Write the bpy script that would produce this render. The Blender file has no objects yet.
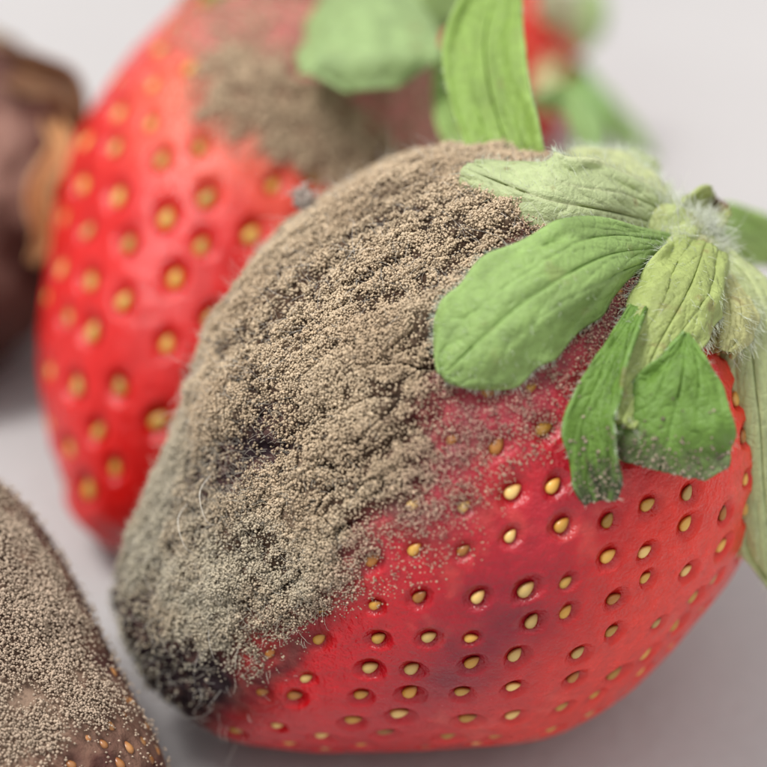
import bpy, math, numpy as np
from mathutils import Vector
rng=np.random.default_rng(7)
# ---------------------------------------------------------------- helpers
def lin(r,g,b):
    c=np.array([r,g,b],float)/255.
    return np.where(c<=.04045,c/12.92,((c+.055)/1.055)**2.4)
def sstep(a,b,x):
    t=np.clip((x-a)/(b-a),0,1); return t*t*(3-2*t)
def mix(a,b,w): return a*(1-w[...,None])+b*w[...,None]
def _h(ix,iy,iz,seed):
    h=(ix.astype(np.int64)*374761393+iy.astype(np.int64)*668265263+iz.astype(np.int64)*2147483647+seed*1274126177)&0xffffffff
    h=((h^(h>>13))*1274126177)&0xffffffff
    h=((h^(h>>15))*2246822519)&0xffffffff
    return ((h^(h>>16))&0xffffff)/float(0xffffff)
def vnoise(P,scale,seed=0):
    Q=P*scale; i=np.floor(Q); f=Q-i; f=f*f*(3-2*f); i=i.astype(np.int64); o=0
    for dx in (0,1):
        for dy in (0,1):
            for dz in (0,1):
                w=(f[...,0] if dx else 1-f[...,0])*(f[...,1] if dy else 1-f[...,1])*(f[...,2] if dz else 1-f[...,2])
                o=o+w*_h(i[...,0]+dx,i[...,1]+dy,i[...,2]+dz,seed)
    return o
def fbm(P,scale,seed=0,octv=3):
    o=0;a=.5;s=0
    for k in range(octv):
        o=o+a*vnoise(P,scale*2.03**k,seed+k*17); s+=a; a*=.5
    return o/s
def norm(v): return v/np.maximum(np.linalg.norm(v,axis=-1,keepdims=True),1e-9)
def catmull(pts,n):
    p=np.array(pts,float); p=np.vstack([2*p[0]-p[1],p,2*p[-1]-p[-2]])
    m=len(p)-3; t=np.linspace(0,m-1e-6,n); i=t.astype(int); f=(t-i)[:,None]
    a,b,c,d=p[i],p[i+1],p[i+2],p[i+3]
    return .5*((2*b)+(-a+c)*f+(2*a-5*b+4*c-d)*f**2+(-a+3*b-3*c+d)*f**3)
def mk(name,V,F,mat,parent=None,base=(0,0,0),col=None,extra=None,smooth=True):
    V=np.asarray(V,float)-np.array(base); F=np.asarray(F,np.int32); k=F.shape[1]
    me=bpy.data.meshes.new(name); me.vertices.add(len(V)); me.vertices.foreach_set("co",V.astype(np.float32).ravel())
    me.loops.add(F.size); me.loops.foreach_set("vertex_index",F.ravel())
    me.polygons.add(len(F)); me.polygons.foreach_set("loop_start",np.arange(0,F.size,k,dtype=np.int32))
    try: me.polygons.foreach_set("loop_total",np.full(len(F),k,dtype=np.int32))
    except Exception: pass
    me.polygons.foreach_set("use_smooth",np.full(len(F),smooth))
    me.update(calc_edges=True)
    if col is not None:
        a=me.attributes.new("col","FLOAT_COLOR","POINT")
        a.data.foreach_set("color",np.concatenate([col,np.ones((len(V),1))],1).astype(np.float32).ravel())
    for kk,vv in (extra or {}).items():
        a=me.attributes.new(kk,"FLOAT","POINT"); a.data.foreach_set("value",np.asarray(vv,np.float32).ravel())
    me.materials.append(mat)
    ob=bpy.data.objects.new(name,me); bpy.context.scene.collection.objects.link(ob)
    if parent is not None: ob.parent=parent
    return ob
def gridfaces(nr,nc,wrap):
    r=np.arange(nr-1)[:,None]; c=np.arange(nc if wrap else nc-1)[None,:]; c2=(c+1)%nc
    return np.stack([r*nc+c,r*nc+c2,(r+1)*nc+c2,(r+1)*nc+c],-1).reshape(-1,4)
def instances(bv,bf,P,M,colr):
    n=len(P); V=P[:,None,:]+np.einsum('nij,vj->nvi',M,bv)
    F=(bf[None]+(np.arange(n)*len(bv))[:,None,None]).reshape(-1,bf.shape[1])
    return V.reshape(-1,3),F,np.repeat(colr,len(bv),axis=0)
OV=np.array([(1,0,0),(-1,0,0),(0,1,0),(0,-1,0),(0,0,1),(0,0,-1)],float)*1.15
OF=np.array([(0,2,4),(2,1,4),(1,3,4),(3,0,4),(2,0,5),(1,2,5),(3,1,5),(0,3,5)])
def seedmesh():
    nr,nc=9,12; V=[]
    for i in range(nr):
        th=math.pi*(i+.001)/(nr-1+.002)
        for j in range(nc):
            ph=2*math.pi*j/nc; x=math.cos(th); r=math.sin(th)*(1-.35*x)*.95
            V.append((x,r*math.cos(ph),r*math.sin(ph)))
    return np.array(V),gridfaces(nr,nc,True)
SV,SF=seedmesh()
def sweep(C,rad,side,colr):
    T=norm(np.gradient(C,axis=1)); X=norm(np.cross(T,np.array([.3,.5,.81]))); Y=np.cross(T,X); n,m1=C.shape[:2]
    an=np.arange(side)*2*math.pi/side
    V=C[:,:,None,:]+rad*(np.cos(an)[None,None,:,None]*X[:,:,None,:]+np.sin(an)[None,None,:,None]*Y[:,:,None,:])
    f=gridfaces(m1,side,True); F=(f[None]+(np.arange(n)*m1*side)[:,None,None]).reshape(-1,4)
    return V.reshape(-1,3),F,np.repeat(colr,m1*side,axis=0)
def tubes(P,D,L,rad,curl,seg,colr,side=3):
    n=len(P); D=norm(D); ref=norm(rng.normal(size=(n,3))); B=norm(np.cross(D,ref)); 
    t=np.linspace(0,1,seg+1); curve=rng.uniform(-1,1,(n,1))*curl; B2=np.cross(D,B); c2=rng.uniform(-1,1,(n,1))*curl
    pts=[]
    for k in t:
        pts.append(P+D*L[:,None]*k+B*L[:,None]*curve*k*k+B2*L[:,None]*c2*(k*k-k**3*.8))
    C=np.stack(pts,1); T=norm(np.gradient(C,axis=1)); X=norm(np.cross(T,B[:,None,:]+.01)); Y=np.cross(T,X)
    an=np.arange(side)*2*math.pi/side; rr=(rad*(1-.6*t))[None,:,None,None]
    V=C[:,:,None,:]+rr*(np.cos(an)[None,None,:,None]*X[:,:,None,:]+np.sin(an)[None,None,:,None]*Y[:,:,None,:])
    f=gridfaces(seg+1,side,True); m=(seg+1)*side
    F=(f[None]+(np.arange(n)*m)[:,None,None]).reshape(-1,4)
    return V.reshape(-1,3),F,np.repeat(colr,m,axis=0)
# ---------------------------------------------------------------- camera frame
TH=math.radians(36); R=np.array([1.,0,0]); U=np.array([0,math.sin(TH),math.cos(TH)]); Fw=np.array([0,math.cos(TH),-math.sin(TH)]); N=-Fw
D0=18.; C0=np.array([0,0,1.73]); T0=C0-.217*R+.643*U; CAM=T0-Fw*D0
def at(u,v,n):   # photo measurement -> world point (cm) at height n above the berry's mid plane
    D=D0-n; k=D/D0/150.
    return CAM+Fw*D+R*(u-383.5)*k+U*(383.5-v)*k
# ---------------------------------------------------------------- materials
def newmat(name):
    m=bpy.data.materials.new(name); m.use_nodes=True; nt=m.node_tree; b=nt.nodes["Principled BSDF"]; return m,nt,b
def att(nt,n,kind='Color'):
    a=nt.nodes.new('ShaderNodeAttribute'); a.attribute_name=n; return a.outputs[kind]
def noise(nt,scale,detail=4,rough=.55):
    tc=nt.nodes.new('ShaderNodeTexCoord'); n=nt.nodes.new('ShaderNodeTexNoise'); n.inputs['Scale'].default_value=scale
    n.inputs['Detail'].default_value=detail; n.inputs['Roughness'].default_value=rough
    nt.links.new(tc.outputs['Object'],n.inputs['Vector']); return n
def math_(nt,op,a,b=None,clamp=False):
    m=nt.nodes.new('ShaderNodeMath'); m.operation=op; m.use_clamp=clamp
    for i,x in enumerate((a,b)):
        if x is None: continue
        if isinstance(x,(int,float)): m.inputs[i].default_value=x
        else: nt.links.new(x,m.inputs[i])
    return m.outputs[0]
def mixc(nt,fac,a,b,bt='MIX'):
    m=nt.nodes.new('ShaderNodeMix'); m.data_type='RGBA'; m.blend_type=bt
    for s,x in ((0,fac),(6,a),(7,b)):
        if isinstance(x,(int,float)): m.inputs[s].default_value=x
        elif isinstance(x,(tuple,list,np.ndarray)): m.inputs[s].default_value=(*x[:3],1)
        else: nt.links.new(x,m.inputs[s])
    return m.outputs[2]
def bump(nt,b,h,strength,dist):
    bp=nt.nodes.new('ShaderNodeBump'); bp.inputs['Strength'].default_value=strength; bp.inputs['Distance'].default_value=dist
    nt.links.new(h,bp.inputs['Height']); nt.links.new(bp.outputs[0],b.inputs['Normal'])
def skin_mat(name,rough=.3,sss=.3):
    m,nt,b=newmat(name); col=att(nt,'col'); mo=att(nt,'mould','Fac')
    n1=noise(nt,9,3); n2=noise(nt,40,2)
    v=math_(nt,'MULTIPLY_ADD',n1.outputs[0],.6); nt.nodes[-1].inputs[2].default_value=.72
    c=mixc(nt,1.,col,v,'MULTIPLY'); nt.links.new(c,b.inputs['Base Color'])
    r=math_(nt,'ADD',math_(nt,'MULTIPLY',mo,.6),math_(nt,'MULTIPLY',n1.outputs[0],rough),True)
    nt.links.new(r,b.inputs['Roughness'])
    im=math_(nt,'SUBTRACT',1.,mo,True); nt.links.new(math_(nt,'MULTIPLY_ADD',im,.5),b.inputs['Specular IOR Level']); nt.nodes[-1].inputs[2].default_value=.08
    if sss:
        nt.links.new(math_(nt,'MULTIPLY',im,sss),b.inputs['Subsurface Weight'])
        b.inputs['Subsurface Radius'].default_value=(1,.2,.12); b.inputs['Subsurface Scale'].default_value=.12
    h=math_(nt,'ADD',math_(nt,'MULTIPLY',n2.outputs[0],.5),n1.outputs[0])
    bump(nt,b,h,.5,.045); return m
def diff_mat(name):
    m=bpy.data.materials.new(name); m.use_nodes=True; nt=m.node_tree; nt.nodes.remove(nt.nodes["Principled BSDF"])
    d=nt.nodes.new('ShaderNodeBsdfDiffuse'); nt.links.new(att(nt,'col'),d.inputs[0]); nt.links.new(d.outputs[0],nt.nodes['Material Output'].inputs[0]); return m
def dull_mat(name,rough=.9,spec=.15):
    m,nt,b=newmat(name); nt.links.new(att(nt,'col'),b.inputs['Base Color']); b.inputs['Roughness'].default_value=rough
    b.inputs['Specular IOR Level'].default_value=spec
    return m
def leaf_mat(name):
    m,nt,b=newmat(name); col=att(nt,'col'); n1=noise(nt,14,3); n2=noise(nt,90,2)
    v=math_(nt,'MULTIPLY_ADD',n1.outputs[0],.6); nt.nodes[-1].inputs[2].default_value=.74
    c=mixc(nt,1.,col,v,'MULTIPLY'); nt.links.new(c,b.inputs['Base Color'])
    b.inputs['Roughness'].default_value=.4; b.inputs['Specular IOR Level'].default_value=.4
    tc=nt.nodes.new('ShaderNodeTexCoord'); vo=nt.nodes.new('ShaderNodeTexVoronoi'); vo.feature='DISTANCE_TO_EDGE'; vo.inputs['Scale'].default_value=14
    nt.links.new(tc.outputs['Object'],vo.inputs['Vector'])
    h=math_(nt,'ADD',math_(nt,'MULTIPLY',math_(nt,'MINIMUM',vo.outputs[0],.2),1.8),math_(nt,'MULTIPLY',n2.outputs[0],.6))
    bump(nt,b,h,.45,.03)
    tr=nt.nodes.new('ShaderNodeBsdfTranslucent'); nt.links.new(c,tr.inputs[0]); ms=nt.nodes.new('ShaderNodeMixShader'); ms.inputs[0].default_value=.3
    out=nt.nodes['Material Output']; nt.links.new(b.outputs[0],ms.inputs[1]); nt.links.new(tr.outputs[0],ms.inputs[2]); nt.links.new(ms.outputs[0],out.inputs[0])
    return m
M_skin=skin_mat("strawberry_skin",.42,.35); M_rot=skin_mat("rotten_skin",1.3,0)
M_seed=dull_mat("achene",.3,.5); M_spore=diff_mat("mould_spores"); M_thread=diff_mat("mould_threads"); M_leaf=leaf_mat("sepal_leaf"); M_hair=diff_mat("plant_hair")
# ---------------------------------------------------------------- berry builder
class Berry: pass
def berry(C,A,L,Rt,nr,nc,nseeds,pit=.075,pitw=.085,back=1.,lump=.05,seed=1,seedphase=0.,maskfn=None,ringk=.16,jit=1.):
    """C centre, A axis to calyx; L/Rt: lists (toward tip, radius) for both sides"""
    b=Berry(); A=norm(np.array(A,float)); Nn=norm(N-A*np.dot(N,A)); S=np.cross(A,Nn)
    b.C,b.A,b.N,b.S=C,A,Nn,S
    cl=catmull([(l[0],l[1],r[0],r[1]) for l,r in zip(L,Rt)],600)
    cl[:,1]=np.maximum(cl[:,1],.002); cl[:,3]=np.maximum(cl[:,3],.002)
    ds=np.linalg.norm(np.diff(cl,axis=0),axis=1)/1.414; s=np.concatenate([[0],np.cumsum(ds)]); 
    def curve(t): return np.stack([np.interp(t*s[-1],s,cl[:,k]) for k in range(4)],-1)
    def surf(t,ph):
        c=curve(t); w=.5*(1+np.sin(ph)); a=c[...,0]*(1-w)+c[...,2]*w; r=c[...,1]*(1-w)+c[...,3]*w
        r=np.maximum(r,.001); nn=np.cos(ph); nn=np.where(nn<0,nn*back,nn)
        return C-a[...,None]*A+r[...,None]*(nn[...,None]*Nn+np.sin(ph)[...,None]*S),a,r
    t=np.linspace(0,1,nr)[:,None]*np.ones((1,nc)); ph=(np.arange(nc)*2*math.pi/nc)[None,:]*np.ones((nr,1))
    P,a,r=surf(t,ph)
    def normals(P):
        dt=np.gradient(P,axis=0); dp=(np.roll(P,-1,1)-np.roll(P,1,1))*.5
        n=np.cross(dp,dt); n=norm(n); sg=np.sign(np.sum(n*(P-C),axis=-1).mean()); n=n*sg; n[0]=A; n[-1]=-A; return n,dt,dp
    n0,dt,dp=normals(P)
    P=P+n0*((fbm(P,.9,seed,2)-.5)*2*lump*np.minimum(r,1)**1)[...,None]
    n0,dt,dp=normals(P)
    rc=curve(np.linspace(0,1,2000)); cum=np.concatenate([[0],np.cumsum(.5*(rc[1:,1]+rc[1:,3])+.0)]); cum/=cum[-1]
    i=np.arange(nseeds)+.5; st=np.interp(.025+.97*i/nseeds,cum,np.linspace(0,1,2000)); sp=(i*2.399963+seedphase)%(2*math.pi)
    st=np.clip(st+rng.normal(0,.005*jit,nseeds),.02,.985); sp=(sp+rng.normal(0,.028*jit,nseeds))%(2*math.pi)
    ri=np.clip((st*(nr-1)).round().astype(int),1,nr-2); ci=(sp/(2*math.pi)*nc).round().astype(int)%nc
    SP=P[ri,ci].copy(); SN=n0[ri,ci].copy(); ST=norm(dt[ri,ci]); ST=norm(ST-SN*np.sum(ST*SN,-1,keepdims=True)); SB=np.cross(SN,ST)
    H=np.zeros((nr,nc)); pitm=np.zeros((nr,nc)); rstep=s[-1]/nr; win=int(.36/rstep)+2
    scl=rng.uniform(.78,1.15,nseeds)
    for k in range(nseeds):
        r0,r1=max(0,ri[k]-win),min(nr,ri[k]+win)
        d=P[r0:r1]-SP[k]; x=d@ST[k]; y=d@SB[k]; z=d@SN[k]
        q=np.sqrt((x/1.25)**2+y**2+z**2)/scl[k]
        g=np.exp(-(q/pitw)**2.4); ring=np.exp(-((q-pitw*1.9)/(pitw*.6))**2)
        H[r0:r1]=np.minimum(H[r0:r1],-pit*g*scl[k]); pitm[r0:r1]=np.maximum(pitm[r0:r1],g)
        H[r0:r1]+= ringk*pit*ring*(1-g)
    cs=dict(a=a,s=(P-C)@S,n=(P-C)@Nn,P=P,pit=pitm,r=r)
    col,mould,dh=maskfn(cs); seedmask=mould[ri,ci]
    H=H*(1-.85*mould)+dh
    P2=P+n0*H[...,None]; n2,dt2,dp2=normals(P2)
    b.P,b.n,b.col,b.mould,b.a,b.s_=P2,n2,col,mould,a,cs['s']; b.nn=cs['n']; b.n0=n0
    b.area=np.linalg.norm(np.cross(dt2,dp2),axis=-1); b.dt,b.dp=dt2,dp2
    b.seeds=dict(P=SP,N=SN,T=ST,B=SB,k=(seedmask<.52),m=seedmask,scl=scl,pit=pit)
    b.F=gridfaces(nr,nc,True); b.base=np.array([C[0],C[1],P2[...,2].min()])
    return b
def scatter(b,w,n):
    p=(b.area*w).ravel(); p=p/p.sum(); idx=rng.choice(len(p),n,p=p)
    j=rng.uniform(-.5,.5,(n,2)); P=b.P.reshape(-1,3)[idx]+b.dt.reshape(-1,3)[idx]*j[:,:1]+b.dp.reshape(-1,3)[idx]*j[:,1:]
    return P,b.n0.reshape(-1,3)[idx],idx
def empty(name,loc,label,cat="strawberry",group=None):
    e=bpy.data.objects.new(name,None); e.location=loc; e.empty_display_size=.3; bpy.context.scene.collection.objects.link(e)
    e["label"]=label; e["category"]=cat
    if group: e["group"]=group
    return e
def finish(b,label,skin,seedcol,seedsize=(.06,.04,.03),seedsel=None):
    e=empty("strawberry",b.base,label); b.e=e
    body=mk("berry_body",b.P.reshape(-1,3),b.F,skin,e,b.base,b.col.reshape(-1,3),{"mould":b.mould})
    s=b.seeds; k=s['k']
    if seedsel is not None: k=k&seedsel(s['P'])
    n=int(k.sum())
    if n==0: return e
    sc=s['scl'][k][:,None]
    jit=rng.normal(0,.22,(n,1)); T=norm(s['T'][k]+s['B'][k]*jit); B=np.cross(s['N'][k],T)
    M=np.stack([-T*seedsize[0]*sc,B*seedsize[1]*sc,s['N'][k]*seedsize[2]*sc],-1)
    c=np.array([seedcol[i] for i in rng.integers(0,len(seedcol),n)])*rng.uniform(.6,1.12,(n,1))
    V,F,cc=instances(SV,SF,s['P'][k]-s['N'][k]*s['pit']*.62*sc,M,c)
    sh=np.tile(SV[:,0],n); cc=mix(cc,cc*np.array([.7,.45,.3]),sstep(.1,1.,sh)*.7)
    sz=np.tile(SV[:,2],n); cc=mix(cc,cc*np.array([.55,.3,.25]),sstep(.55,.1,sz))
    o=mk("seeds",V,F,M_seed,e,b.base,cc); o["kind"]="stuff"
    return e
def spores(b,w,n,rad,colf,lift=.03,lab=None,sizef=None,bm=(OV,OF)):
    P,nn,idx=scatter(b,w,n); r=rad*rng.lognormal(0,.22,n); h=rng.uniform(.1,1,n)*lift
    if sizef is not None: r=r*sizef.ravel()[idx]
    P=P+nn*h[:,None]+rng.normal(0,.003,(n,3)); M=np.eye(3)[None]*r[:,None,None]
    c=colf(idx,P,h/lift); V,F,cc=instances(bm[0],bm[1],P,M,c); o=mk("mould",V,F,M_spore,b.e,b.base,cc); o["kind"]="stuff"
    if lab: o["label"]=lab
    return o
def threads(b,w,n,Lm,rad,colr,curl=.7,tilt=.8,seg=5):
    P,nn,idx=scatter(b,w,n); D=nn+rng.normal(0,tilt*.5,(n,3)); L=Lm*rng.lognormal(0,.3,n)
    c=np.array(colr)[None]*rng.uniform(.75,1.1,(n,1)); return tubes(P,D,L,rad,curl,seg,c)
def joined(name,parts,mat,parent,base):
    V=[];F=[];c=[];o=0
    for (v,f,cc) in parts: V.append(v);F.append(f+o);c.append(cc);o+=len(v)
    ob=mk(name,np.concatenate(V),np.concatenate(F),mat,parent,base,np.concatenate(c)); ob["kind"]="stuff"; return ob
# ---------------------------------------------------------------- MAIN BERRY
iA=norm(.75*R+.66*U)
Lp=[(-2.02,0),(-2.12,.5),(-2.07,.95),(-1.75,1.36),(-1.33,1.63),(-.64,1.76),(0,1.73),(.52,1.54),(.96,1.28),(1.46,1.03),(1.9,.79),(2.15,.44),(2.23,0)]
Rp=[(-2.02,0),(-2.12,.5),(-2.09,1.05),(-1.88,1.46),(-1.34,1.79),(-.75,1.93),(-.15,1.97),(.45,1.86),(.95,1.54),(1.35,1.22),(1.75,.86),(2.09,.44),(2.23,0)]
def lookup(a,t): t=np.array(t); return np.interp(a,t[:,0],t[:,1])
hold={}
def main_mask(cs):
    a,s,n,P,pit=cs['a'],cs['s'],cs['n'],cs['P'],cs['pit']
    Q=np.stack([a,s,n],-1); nb=fbm(Q,2.2,3,4)-.5; nf=fbm(Q,9,5,3)-.5
    sd=lookup(a,[(-2.2,-.6),(-1.56,-.72),(-.95,-.58),(-.47,-.27),(0,-.08),(.5,.08),(1.1,.08),(1.6,.08),(2,-.0),(2.3,-.1)])
    sf=lookup(a,[(-2.2,.5),(-1.5,.46),(-1,.5),(-.4,.46),(0,.48),(.5,.46),(1,.32),(1.6,.2),(2,.1),(2.3,.1)])
    d=sd-s+.4*nb+.25*nf; dense=sstep(-.2,.2,d)
    thin=sstep(-.04,.5,sf-s+.4*nb+.2*nf)
    Qr=np.stack([a*1.1,s*6+a*1.6,n*4.5],-1); ridge=fbm(Qr,1.,11,3)
    crev=1-np.clip(np.abs(fbm(Qr,1.15,71,2)-.5)/.045,0,1); crev=crev*sstep(1.6,.6,a)
    fine=vnoise(Q,22,21)
    red=lin(206,16,28); ored=lin(232,50,28); deep=lin(166,10,20)
    col=np.ones(a.shape+(3,))*red
    col=mix(col,ored,sstep(.7,1.7,s-.35*a)*.9)
    col=mix(col,ored,sstep(.9,1.5,s)*sstep(.2,1.2,a)*.4)
    bru=np.exp(-(((a-.25)/.8)**2+((s-.9)/.5)**2))*(.3+1.2*(fbm(Q,3,31,4)))
    col=mix(col,lin(120,12,38),np.clip(bru*.9,0,.85))
    b2=np.exp(-(((a+.7)/.6)**2+((s-.6)/.3)**2)); col=mix(col,lin(166,38,56),np.clip(b2*.6,0,1))
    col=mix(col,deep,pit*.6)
    wht=sstep(.6,.75,fbm(Q,4,77,3))*.25*(1-thin); col=mix(col,lin(226,110,95),wht*(1-pit))
    pur=mix(np.ones_like(col)*lin(160,60,72),lin(118,70,72),sstep(.35,.65,fbm(Q,6,8,3)))
    col=mix(col,pur,thin*.85)
    dark=mix(np.ones_like(col)*lin(84,66,54),lin(140,120,101),sstep(.35,.7,ridge))
    dark=mix(dark,lin(46,36,32),crev*.85)
    col=mix(col,dark,dense)
    blot=np.exp(-(((a-.72)/.5)**2+((s+.88)/.2)**2)); blot=np.clip(blot*1.6*(.2+1.3*fbm(Q,7,99,2)),0,1)
    tip=sstep(1.5,1.82,a+.5*nb+.25*s)*sstep(.6,.15,s)
    rim=np.exp(-((s-.22-.4*nb)/.1)**2)*sstep(.7,1.3,a)*.8
    tip=np.maximum(tip,rim)
    col=mix(col,mix(np.ones_like(col)*lin(44,33,37),lin(86,64,60),sstep(.45,.65,fbm(Q,9,44,3))),np.clip(np.maximum(blot*dense,tip),0,1))
    hold.update(dense=dense,thin=thin,ridge=ridge,blot=blot,tip=tip,nf=nf,Q=Q,crev=crev)
    mould=np.clip(np.maximum(np.maximum(dense,tip*.8),thin*.5),0,1)
    dh=dense*((ridge-.5)*.17+(fine-.5)*.03+.02-blot*.07-crev*.045)+.02*nb*(1-dense)
    return col,mould,dh
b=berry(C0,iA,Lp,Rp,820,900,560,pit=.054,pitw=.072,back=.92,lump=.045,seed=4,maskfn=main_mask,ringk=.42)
finish(b,"large red strawberry half covered in tan mould, lying on its side",M_skin,[lin(226,176,84),lin(206,154,66),lin(232,196,120),lin(186,124,58)],(.056,.037,.027))
dn,th,rd,bl,tp,cv=[hold[k] for k in('dense','thin','ridge','blot','tip','crev')]
clump=sstep(.36,.56,fbm(hold['Q'],14,41,2)*.55+rd*.45)
vis=np.where(b.nn>-.5,1.,.08)
w=vis*(dn*(.15+clump)*(1-.88*bl)*(1-.95*tp)*(1-.85*cv)+ .42*th*(1-dn)*(.15+clump)*(1-tp))
def mcol(idx,P,h):
    a=hold['Q'].reshape(-1,3)[idx]; g=sstep(.4,1.5,a[:,0]+.5*(fbm(a,2,6,2)-.5)); tin=th.ravel()[idx]*(1-dn.ravel()[idx])
    c=mix(np.ones((len(idx),3))*lin(220,199,170),lin(198,189,168),g); c=mix(c,lin(212,168,154),tin*.8)
    pat=sstep(.4,.65,fbm(a,2.5,61,3)); c=mix(c,lin(196,172,144),pat*.5)
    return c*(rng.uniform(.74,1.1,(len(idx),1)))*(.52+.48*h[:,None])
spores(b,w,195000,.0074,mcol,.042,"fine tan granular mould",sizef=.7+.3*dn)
wt=vis*dn*sstep(-.2,1.6,hold['Q'][...,0])*(.3+clump)*(1-.85*tp)
edge=vis*dn*sstep(-.8,-1.1,hold['Q'][...,1]+.35*hold['Q'][...,0])+vis*np.maximum(dn,tp)*sstep(1.2,1.9,hold['Q'][...,0])*.4
tuft=at(303,199,.1)+rng.normal(0,.03,(500,3))*np.array([1,1,1.2])
tv,tf,tc_=instances(OV,OF,tuft,np.eye(3)[None]*np.full((500,1,1),.011),np.ones((500,3))*lin(205,190,180)*rng.uniform(.5,1.1,(500,1)))
to=mk("mould_tuft",tv,tf,M_spore,b.e,b.base,tc_); to["kind"]="stuff"
loops=[[(165,535,.5),(137,552,.45),(126,580,.4),(131,606,.35),(150,618,.4)],[(190,500,.8),(178,520,1.0),(186,548,1.05),(205,556,.9)],[(215,470,.9),(200,492,1.1),(206,520,1.15),(222,528,1.0)]]
lc=np.stack([catmull([at(*p) for p in l],30) for l in loops]); lt=sweep(lc,.0026,3,np.ones((3,3))*lin(228,222,210))
joined("mould_threads",[threads(b,wt,9000,.055,.0018,lin(214,206,190),1.,1.2),threads(b,edge+1e-6,1900,.085,.0017,lin(222,216,206),1.8,1.4),lt],M_thread,b.e,b.base)
MAIN=b
# ---------------------------------------------------------------- SEPALS
def leaf(parent,base,pts,width,prof=None,cup=-.12,twist=(0,0),col=lin(120,165,80),tipc=None,nu=120,nv=56,wave=.035,seed=1,fold=0.,ref=None,name="sepal",thick=.026,edge=None,veins=1.,gain=1.18,spots=.5):
    c=catmull([at(*p) for p in pts],nu); T=norm(np.gradient(c,axis=0)); u=np.linspace(0,1,nu); col=np.minimum(col*gain*np.array([1.16,1.,.93]),.74)
    if prof is None: prof=[(0,.35),(.12,.5),(.3,.85),(.5,1),(.7,.9),(.85,.62),(.95,.3),(1,.02)]
    pr=np.array(prof); w=np.interp(u,pr[:,0],pr[:,1]); 
    for _ in range(6): w[1:-1]=(w[:-2]+w[1:-1]*2+w[2:])/4
    w=w*width/150./2
    rf=np.array(N if ref is None else ref,float)
    B=norm(np.cross(T,rf)); Z=norm(np.cross(B,T)); tw=np.radians(np.interp(u,[0,1],twist))[:,None]
    B,Z=B*np.cos(tw)+Z*np.sin(tw),Z*np.cos(tw)-B*np.sin(tw)
    v=np.linspace(-1,1,nv)[None,:]*np.ones((nu,1)); uu=u[:,None]*np.ones((1,nv))
    ww=w[:,None]*(1+.05*np.sin(uu*23+seed)*np.abs(v)**4)
    q=np.stack([uu*3+seed*7,v*1.5,v*0+seed],-1)
    off=cup*v**2*w[:,None]*2+fold*np.abs(v)*w[:,None]+wave*(fbm(q,2.,seed,2)-.5)*4*np.abs(v)**1.5+.07*(fbm(q,1.5,seed+5,2)-.5)
    mid=np.exp(-(v/.035)**2)
    ph=uu*6.5-np.abs(v)**.8*3.2+(fbm(q,3,seed+9,2)-.5)*.9; fr=np.abs((ph%1)-.5)*2; br=np.exp(-((1-fr)/.1)**2)*(1-mid)*sstep(0,.12,np.abs(v))*sstep(1.,.8,np.abs(v))
    ln=np.exp(-((np.abs(np.abs(v)-.42-.05*np.sin(uu*9)))/.03)**2)*sstep(0.9,.3,uu)*.7
    vein=np.clip(mid+.5*br+ln,0,1)*veins
    off=off-.014*vein+.01*(1-vein)*veins
    P=c[:,None,:]+B[:,None,:]*(v*ww)[...,None]+Z[:,None,:]*off[...,None]
    cc=np.ones((nu,nv,3))*col; cc=mix(cc,np.minimum(col*1.4+.06,.8),vein*.6)
    cc=mix(cc,np.minimum(col*1.35+.06,.8),sstep(.88,1.,np.abs(v))*.5)
    cc=mix(cc,col*.62,sstep(.45,.75,fbm(q,2.5,seed+3,3))*.55)
    cc=mix(cc,np.ones(3)*lin(150,128,84),sstep(.7,.8,fbm(P,9,seed+31,3))*spots)
    if tipc is not None: cc=mix(cc,tipc,sstep(.72,1.,uu+.4*(fbm(q,4,seed+2,3)-.5)))
    if edge is not None: cc=mix(cc,edge,sstep(.75,1.,np.abs(v)+.4*(fbm(q,5,seed+2,3)-.5)))
    o=mk(name,P.reshape(-1,3),gridfaces(nu,nv,False),M_leaf,parent,base,cc.reshape(-1,3))
    so=o.modifiers.new("thickness","SOLIDIFY"); so.thickness=thick; so.offset=0
    return o,P,Z
def leafhair(P,n,L,rad=.0016,colr=lin(228,236,215)):
    nu,nv=P.shape[:2]; i=rng.integers(0,nu,n); j=rng.integers(0,nv,n)
    e=rng.random(n)<.6; j=np.where(e,np.where(rng.random(n)<.5,0,nv-1),j)
    p=P[i,j]; d=norm(N+rng.normal(0,.5,(n,3))); ctr=P[i,nv//2]; T=norm(P[np.minimum(i+1,nu-1),nv//2]-P[np.maximum(i-1,0),nv//2])
    d=norm(.5*d+ 1.0*norm(p-ctr+1e-4)+.8*T); 
    return tubes(p,d,L*rng.lognormal(0,.3,n),rad,.6,4,colr*rng.uniform(.8,1.1,(n,1)))
def hub(parent,base,pc,rad,axis,col,seed,nm="calyx"):
    nr,nc=60,80; t=np.linspace(0.01,math.pi-.01,nr)[:,None]; ph=np.linspace(0,2*math.pi,nc,endpoint=False)[None]
    A=norm(axis); X=norm(np.cross(A,[0,0.1,1.])); Y=np.cross(A,X)
    d=(np.cos(t)*np.ones_like(ph))[...,None]*A*.75+(np.sin(t)*np.cos(ph))[...,None]*X+(np.sin(t)*np.sin(ph))[...,None]*Y
    r=rad*(1+.35*(fbm(d,2.2,seed,3)-.5)+.12*np.sin(ph*7)*np.sin(t)); P=pc+d*r[...,None]
    cc=mix(np.ones((nr,nc,3))*col,lin(170,160,100),sstep(.5,.7,fbm(d,3,seed+1,3))*.6)
    return mk(nm,P.reshape(-1,3),gridfaces(nr,nc,True),M_leaf,parent,base,cc.reshape(-1,3)),P,d
bs=MAIN.base; e=MAIN.e
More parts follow.
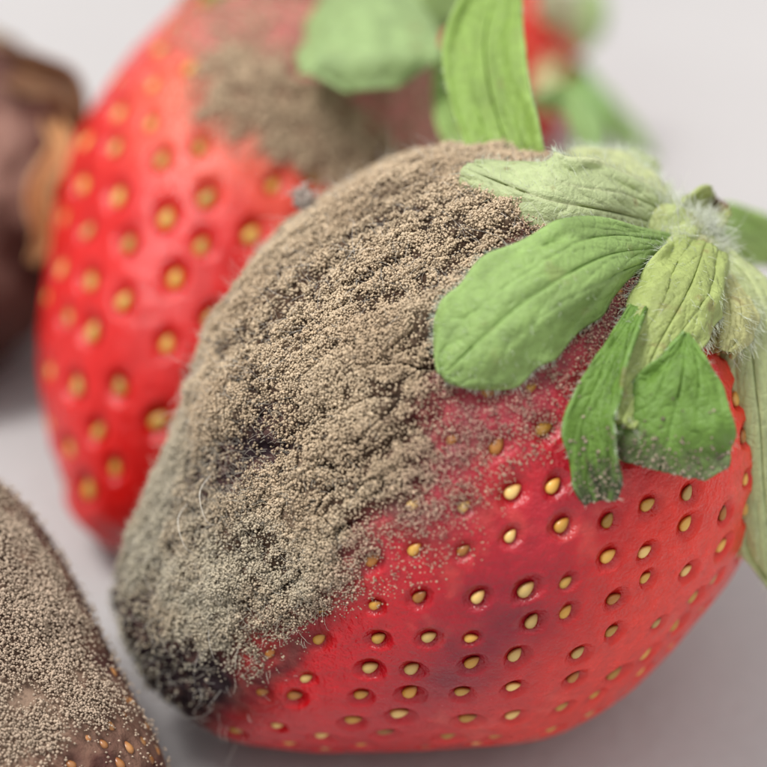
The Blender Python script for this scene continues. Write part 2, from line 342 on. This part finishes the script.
cal,HP,HD=hub(e,bs,at(676,256,.7),.38,iA*.9+.3*N,lin(194,206,142),3)
hv=[]; dust=[]
def L_(*a,hair=0,hl=.08,dusty=0,**k):
    o,P,Z=leaf(cal,bs,*a,**k)
    if hair: hv.append(leafhair(P,hair,hl))
    if dusty:
        nu,nv=P.shape[:2]; i=np.clip((nu*(1-np.abs(rng.normal(0,.18,dusty)))).astype(int),0,nu-1); j=rng.integers(1,nv-1,dusty)
        dust.append(P[i,j]+Z[i]*.018)
    return P
L_([(672,248,1.0),(605,256,1.7),(530,298,1.98),(480,340,2.0),(443,376,1.92)],104,col=lin(136,174,106),cup=-.24,twist=(0,-8),seed=2,hair=700,hl=.04,prof=[(0,.3),(.12,.5),(.3,.9),(.5,1.02),(.72,1.0),(.88,.8),(.96,.5),(1,.1)],spots=.2)
L_([(672,228,.7),(612,212,1.15),(540,198,1.35),(464,170,1.05)],100,col=lin(172,196,152),cup=-.35,twist=(10,-15),seed=5,hair=800,hl=.05,wave=.06,prof=[(0,.5),(.3,.85),(.6,1),(.85,.85),(1,.3)])
L_([(585,215,.5),(527,180,.55),(498,120,.35),(485,50,.1),(494,0,-.1),(505,-60,-.3)],84,col=lin(132,170,88),cup=.15,twist=(0,20),seed=7,hair=200,hl=.025,prof=[(0,.4),(.2,.7),(.45,1),(.7,.9),(.9,.5),(1,.1)],spots=.2)
L_([(590,215,.2),(500,160,-.6),(458,95,-1.2),(466,20,-1.6)],62,col=lin(144,184,108),seed=8,prof=[(0,.4),(.3,.9),(.6,1),(.85,.7),(1,.1)])
L_([(705,245,1.05),(688,290,1.5),(655,350,1.72),(624,425,1.95)],84,col=lin(156,180,114),cup=-.2,twist=(0,15),seed=9,hair=600,hl=.06,wave=.06,prof=[(0,.7),(.3,1),(.6,.85),(.85,.6),(1,.2)])
L_([(640,310,1.6),(610,375,1.86),(592,430,1.93),(602,500,1.86)],44,col=lin(104,146,68),cup=.25,twist=(-35,-10),seed=11,tipc=lin(80,88,62),hair=150,hl=.03,dusty=120,prof=[(0,.4),(.3,.8),(.6,1),(.9,1),(1,.6)])
L_([(686,334,1.78),(682,375,1.9),(672,425,1.95),(660,470,1.87)],118,col=lin(104,146,68),cup=-.1,twist=(-5,-5),seed=13,tipc=lin(116,128,88),hair=120,hl=.025,dusty=190,prof=[(0,.04),(.2,.35),(.45,.78),(.7,1),(.88,.95),(1,.72)],spots=.3)
L_([(700,250,.8),(742,300,1.0),(756,400,1.0),(764,500,.85),(778,590,.6)],88,col=lin(174,196,148),cup=-.35,twist=(20,10),seed=15,hair=500,hl=.05,wave=.06,prof=[(0,.6),(.3,1),(.7,.9),(.9,.6),(1,.15)])
L_([(690,240,.5),(735,232,-.6),(800,262,-1.4)],60,col=lin(150,190,112),seed=17)
L_([(680,232,.7),(698,216,.6),(716,204,.4)],44,col=lin(150,170,110),tipc=lin(120,90,60),seed=19,cup=.4,prof=[(0,.9),(.5,1),(.8,.7),(1,.1)])
L_([(668,225,.75),(630,188,.6),(590,170,.45),(548,168,.3)],58,col=lin(180,200,154),seed=20,cup=-.4,hair=900,hl=.07,prof=[(0,.7),(.5,1),(.8,.7),(1,.2)])
L_([(665,225,.5),(640,175,.3),(655,165,.0)],50,col=lin(172,196,144),seed=26,cup=-.4,hair=400,hl=.07,prof=[(0,.7),(.5,1),(.8,.8),(1,.3)])
L_([(715,270,.9),(730,310,1.2),(724,352,1.3)],56,col=lin(178,190,138),seed=23,cup=-.4,hair=300,prof=[(0,.7),(.5,1),(.8,.8),(1,.3)])
L_([(690,235,.95),(694,285,1.25),(700,330,1.4)],50,col=lin(184,196,140),seed=28,cup=-.4,hair=500,hl=.07,prof=[(0,.8),(.4,1),(.8,.7),(1,.2)])
L_([(610,190,-.3),(575,105,-2.4),(530,100,-3.0)],34,col=lin(140,180,116),seed=24)
i=rng.integers(0,HP.shape[0],2800); j=rng.integers(0,HP.shape[1],2800)
hv.append(tubes(HP[i,j],HD[i,j]+rng.normal(0,.4,(2800,3)),.09*rng.lognormal(0,.35,2800),.002,.8,5,lin(232,236,222)*rng.uniform(.8,1.1,(2800,1))))
joined("calyx_hair",hv,M_hair,cal,bs)
dp_=np.concatenate(dust); nd=len(dp_); dv,df,dc_=instances(OV,OF,dp_,np.eye(3)[None]*(.0085*rng.lognormal(0,.3,nd))[:,None,None],np.ones((nd,3))*lin(170,156,136)*rng.uniform(.4,1.1,(nd,1)))
do=mk("mould_dust",dv,df,M_spore,cal,bs,dc_); do["kind"]="stuff"
# ---------------------------------------------------------------- BACK BERRY
def back_mask(cs):
    a,s,n,P,pit=cs['a'],cs['s'],cs['n'],cs['P'],cs['pit']; Q=np.stack([a,s,n],-1); nb=fbm(Q,2,103,3)-.5
    col=np.ones(a.shape+(3,))*lin(208,18,14)
    pk=sstep(.7,-.4,a-.1*s+.5*nb)*sstep(-1.3,-.6,s+.4*nb); col=mix(col,lin(234,114,84),pk*.8)
    up=sstep(-.3,-.9,a+.7*nb-.15*s)*sstep(-1.2,-.7,s+.3*nb); col=mix(col,lin(176,112,106),up*.9)
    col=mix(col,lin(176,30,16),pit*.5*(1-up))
    band=np.exp(-(((a+.47-.22*s+.35*nb)/.36)**4))*sstep(-.75,-.45,s+.5*nb)*sstep(-.5,0,n)
    band=np.maximum(band,sstep(-1.5,-1.8,a+.5*nb)*.7)
    col=mix(col,lin(136,112,92),band); hold['bband']=band; hold['bQ']=Q; hold['bup']=up
    return col,np.clip(band+up*.55,0,1),.05*band*fbm(Q,6,9,3)-.06*up*(1-band)
bA=.34*R+.86*U-.38*N
bp=[(-2.0,0),(-2.1,.45),(-2.02,.85),(-1.6,1.12),(-1.25,1.25),(-.6,1.4),(.2,1.37),(1.1,1.15),(1.8,.84),(2.3,.5),(2.54,.26),(2.62,0)]
bb=berry(at(238,240,-2.62),bA,bp,bp,420,460,240,pit=.07,pitw=.094,seed=14,lump=.07,seedphase=1.,maskfn=back_mask,ringk=.45,jit=1.3)
finish(bb,"red strawberry with a brown mould band, standing behind another berry",M_skin,[lin(226,180,84),lin(210,162,66)],(.072,.049,.036))
def bcol(idx,P,h): return np.ones((len(idx),3))*lin(206,182,154)*rng.uniform(.6,1.12,(len(idx),1))
spores(bb,(hold['bband']+.14*hold['bup'])*np.clip(fbm(hold['bQ'],9,3,2)-.25,0,1)+1e-9,36000,.012,bcol,.05,"brown mould band")
bc,_,_=hub(bb.e,bb.base,at(345,-30,-3.1),.4,bA,lin(150,180,110),33)
for pts,wd,cl,sd in [([(345,-30,-2.7),(360,10,-1.6),(368,48,-1.0),(372,90,-.95)],160,lin(144,178,124),41),([(345,-30,-2.7),(410,-10,-2.2),(470,5,-2.4)],90,lin(148,184,118),43),([(340,-30,-2.9),(260,-25,-2.4),(200,-10,-2.5)],80,lin(130,170,100),45)]:
    leaf(bc,bb.base,pts,wd,col=cl,seed=sd,nu=50,nv=24,prof=[(0,.4),(.3,.85),(.6,1),(.85,.85),(1,.3)])
# ---------------------------------------------------------------- FAR SMALL BERRY
def plain_mask(cs):
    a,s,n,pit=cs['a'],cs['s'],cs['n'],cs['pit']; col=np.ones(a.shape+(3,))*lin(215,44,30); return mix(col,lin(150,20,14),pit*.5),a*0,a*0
fp=[(-1.0,0),(-1.03,.3),(-.9,.65),(-.55,.86),(0,.9),(.5,.76),(.95,.45),(1.2,.2),(1.26,0)]
fb=berry(at(456,75,-6.12),R*.85+U*.3-N*.35,fp,fp,160,180,110,maskfn=plain_mask,seed=22)
finish(fb,"small fresh red strawberry with green calyx",M_skin,[lin(220,170,70)])
fc,_,_=hub(fb.e,fb.base,at(562,50,-6.1),.16,R,lin(150,190,120),51)
for pts,wd,cl,sd in [([(570,60,-6),(585,90,-5.5),(590,130,-5.2),(585,170,-5.1)],44,lin(122,168,102),52),([(565,50,-6),(560,10,-5.4),(540,-20,-5.2)],60,lin(196,208,180),53),([(570,60,-6),(605,110,-5.6),(655,160,-5.6)],40,lin(136,176,108),54),([(565,60,-6.1),(588,20,-6),(590,-20,-6)],50,lin(156,190,136),55),([(560,50,-5.8),(545,85,-5.2),(560,115,-5.0)],30,lin(190,206,160),56)]:
    leaf(fc,fb.base,pts,wd,col=cl,seed=sd,nu=40,nv=16)
# ---------------------------------------------------------------- DARK ROTTEN BERRY
def dark_mask(cs):
    a,s,n,P,pit=cs['a'],cs['s'],cs['n'],cs['P'],cs['pit']; Q=np.stack([a,s,n],-1); nb=fbm(Q,2.4,203,3)
    col=mix(np.ones(a.shape+(3,))*lin(92,60,52),lin(150,114,102),sstep(.35,.65,nb)); col=mix(col,lin(66,42,38),sstep(.1,1.1,a)*.8)
    return col,np.clip(.5+.2*nb,0,1),.16*(fbm(Q,3,5,3)-.5)
dp=[(-1.35,0),(-1.4,.35),(-1.2,.8),(-.7,1.05),(0,1.1),(.6,.95),(1.1,.65),(1.4,.3),(1.5,0)]
db=berry(at(-60,215,-3.73),R*.1+U*.93-N*.3,dp,dp,200,240,120,pit=.06,maskfn=dark_mask,seed=32,lump=.12)
finish(db,"shrivelled brown rotten strawberry with dried tan sepals",M_rot,[lin(130,84,60)])
dc,_,_=hub(db.e,db.base,at(-20,62,-4.3),.35,U,lin(130,94,66),61)
for pts,wd,cl,sd in [([(-10,60,-4),(30,75,-3.2),(66,92,-3),(78,135,-3)],50,lin(112,82,58),62),([(56,125,-3.0),(62,150,-2.75),(40,190,-2.6),(46,235,-2.7),(34,262,-2.8)],30,lin(186,148,104),63)]:
    leaf(dc,db.base,pts,wd,col=cl,seed=sd,nu=60,nv=20,cup=.5,veins=.3,prof=[(0,.6),(.2,.9),(.5,1),(.8,.8),(1,.3)])
# ---------------------------------------------------------------- LOWER MOULDY BERRY
def low_mask(cs):
    a,s,n,P,pit=cs['a'],cs['s'],cs['n'],cs['P'],cs['pit']; Q=np.stack([a,s,n],-1); nb=fbm(Q,2.2,303,3)-.5
    m=sstep(.0,.5,n+.6*nb)*sstep(1.02,.76,a+.4*nb)
    col=mix(np.ones(a.shape+(3,))*lin(84,52,46),lin(122,92,78),sstep(.4,.6,fbm(Q,4,7,3)))
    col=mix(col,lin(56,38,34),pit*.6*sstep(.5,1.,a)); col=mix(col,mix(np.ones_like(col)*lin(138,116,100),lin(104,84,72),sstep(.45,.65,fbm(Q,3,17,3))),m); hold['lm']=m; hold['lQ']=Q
    return col,np.clip(.5+m,0,1),.14*m*(fbm(Q,3,3,3)-.3)
lp=[(-1.9,0),(-1.95,.5),(-1.7,.9),(-.9,1.08),(0,.95),(.55,.82),(1.06,.68),(1.45,.45),(1.72,.2),(1.8,0)]
lC=at(-22,706,.62); lA=norm(-.65*R+.62*U-.42*N)
lb=berry(lC,lA,lp,lp,420,460,680,pit=.05,pitw=.05,maskfn=low_mask,seed=42,lump=.08)
lb.seeds['k']=(lb.seeds['m']<.95)
finish(lb,"dark collapsed strawberry coated with grey brown mould",M_rot,[lin(206,148,92),lin(176,120,72)],(.046,.034,.032),seedsel=lambda P:(-(P-lC)@lA)>.5)
def lcol(idx,P,h): return np.ones((len(idx),3))*lin(194,174,154)*rng.uniform(.7,1.1,(len(idx),1))
spores(lb,(hold['lm']+.04)*np.clip(fbm(hold['lQ'],7,3,3)-.2,0,1)+1e-9,66000,.0082,lcol,.04,"grey brown mould coat")
# ---------------------------------------------------------------- GROUND
m,nt,b_=newmat("grey_surface"); n1=noise(nt,.35,4); n2=noise(nt,7,6)
c=mixc(nt,n1.outputs[0],lin(173,170,170),lin(193,190,190)); c=mixc(nt,math_(nt,'MULTIPLY',n2.outputs[0],.3),c,lin(142,139,138)); nt.links.new(c,b_.inputs['Base Color'])
b_.inputs['Roughness'].default_value=.7; bump(nt,b_,n2.outputs[0],.3,.05)
g=np.linspace(-150,150,41); gx,gy=np.meshgrid(g,g); gr=mk("ground",np.stack([gx,gy,gx*0],-1).reshape(-1,3),gridfaces(41,41,False),m)
gr["kind"]="structure"; gr["label"]="smooth light grey table surface under the strawberries"
# ---------------------------------------------------------------- LIGHT
w=bpy.data.worlds.new("World"); bpy.context.scene.world=w; w.use_nodes=True; nt=w.node_tree; bg=nt.nodes['Background']
tc=nt.nodes.new('ShaderNodeTexCoord'); sx=nt.nodes.new('ShaderNodeSeparateXYZ'); nt.links.new(tc.outputs['Generated'],sx.inputs[0])
cr=nt.nodes.new('ShaderNodeValToRGB'); nt.links.new(sx.outputs[2],cr.inputs[0])
cr.color_ramp.elements[0].position=0; cr.color_ramp.elements[0].color=(.25,.25,.255,1); cr.color_ramp.elements[1].position=.9; cr.color_ramp.elements[1].color=(1,.99,.98,1)
nt.links.new(cr.outputs[0],bg.inputs[0]); bg.inputs[1].default_value=1.2
sl=bpy.data.lights.new("sun","SUN"); sl.energy=2.7; sl.angle=math.radians(16); sl.color=(1,.98,.95); so=bpy.data.objects.new("sun",sl); bpy.context.scene.collection.objects.link(so)
so.rotation_euler=Vector((-.42,-.05,1.)).to_track_quat('Z','Y').to_euler()
# ---------------------------------------------------------------- CAMERA
cd=bpy.data.cameras.new("camera"); co=bpy.data.objects.new("camera",cd); bpy.context.scene.collection.objects.link(co)
co.location=CAM; co.rotation_euler=(math.pi/2-TH,0,0); cd.sensor_width=36; cd.lens=36*D0/(767/150.); cd.clip_start=.1; cd.clip_end=600
cd.dof.use_dof=True; cd.dof.focus_distance=D0-1.4; cd.dof.aperture_fstop=.127/.72
sc=bpy.context.scene; sc.camera=co; sc.view_settings.view_transform='Standard'; sc.view_settings.look='None'; sc.view_settings.exposure=0
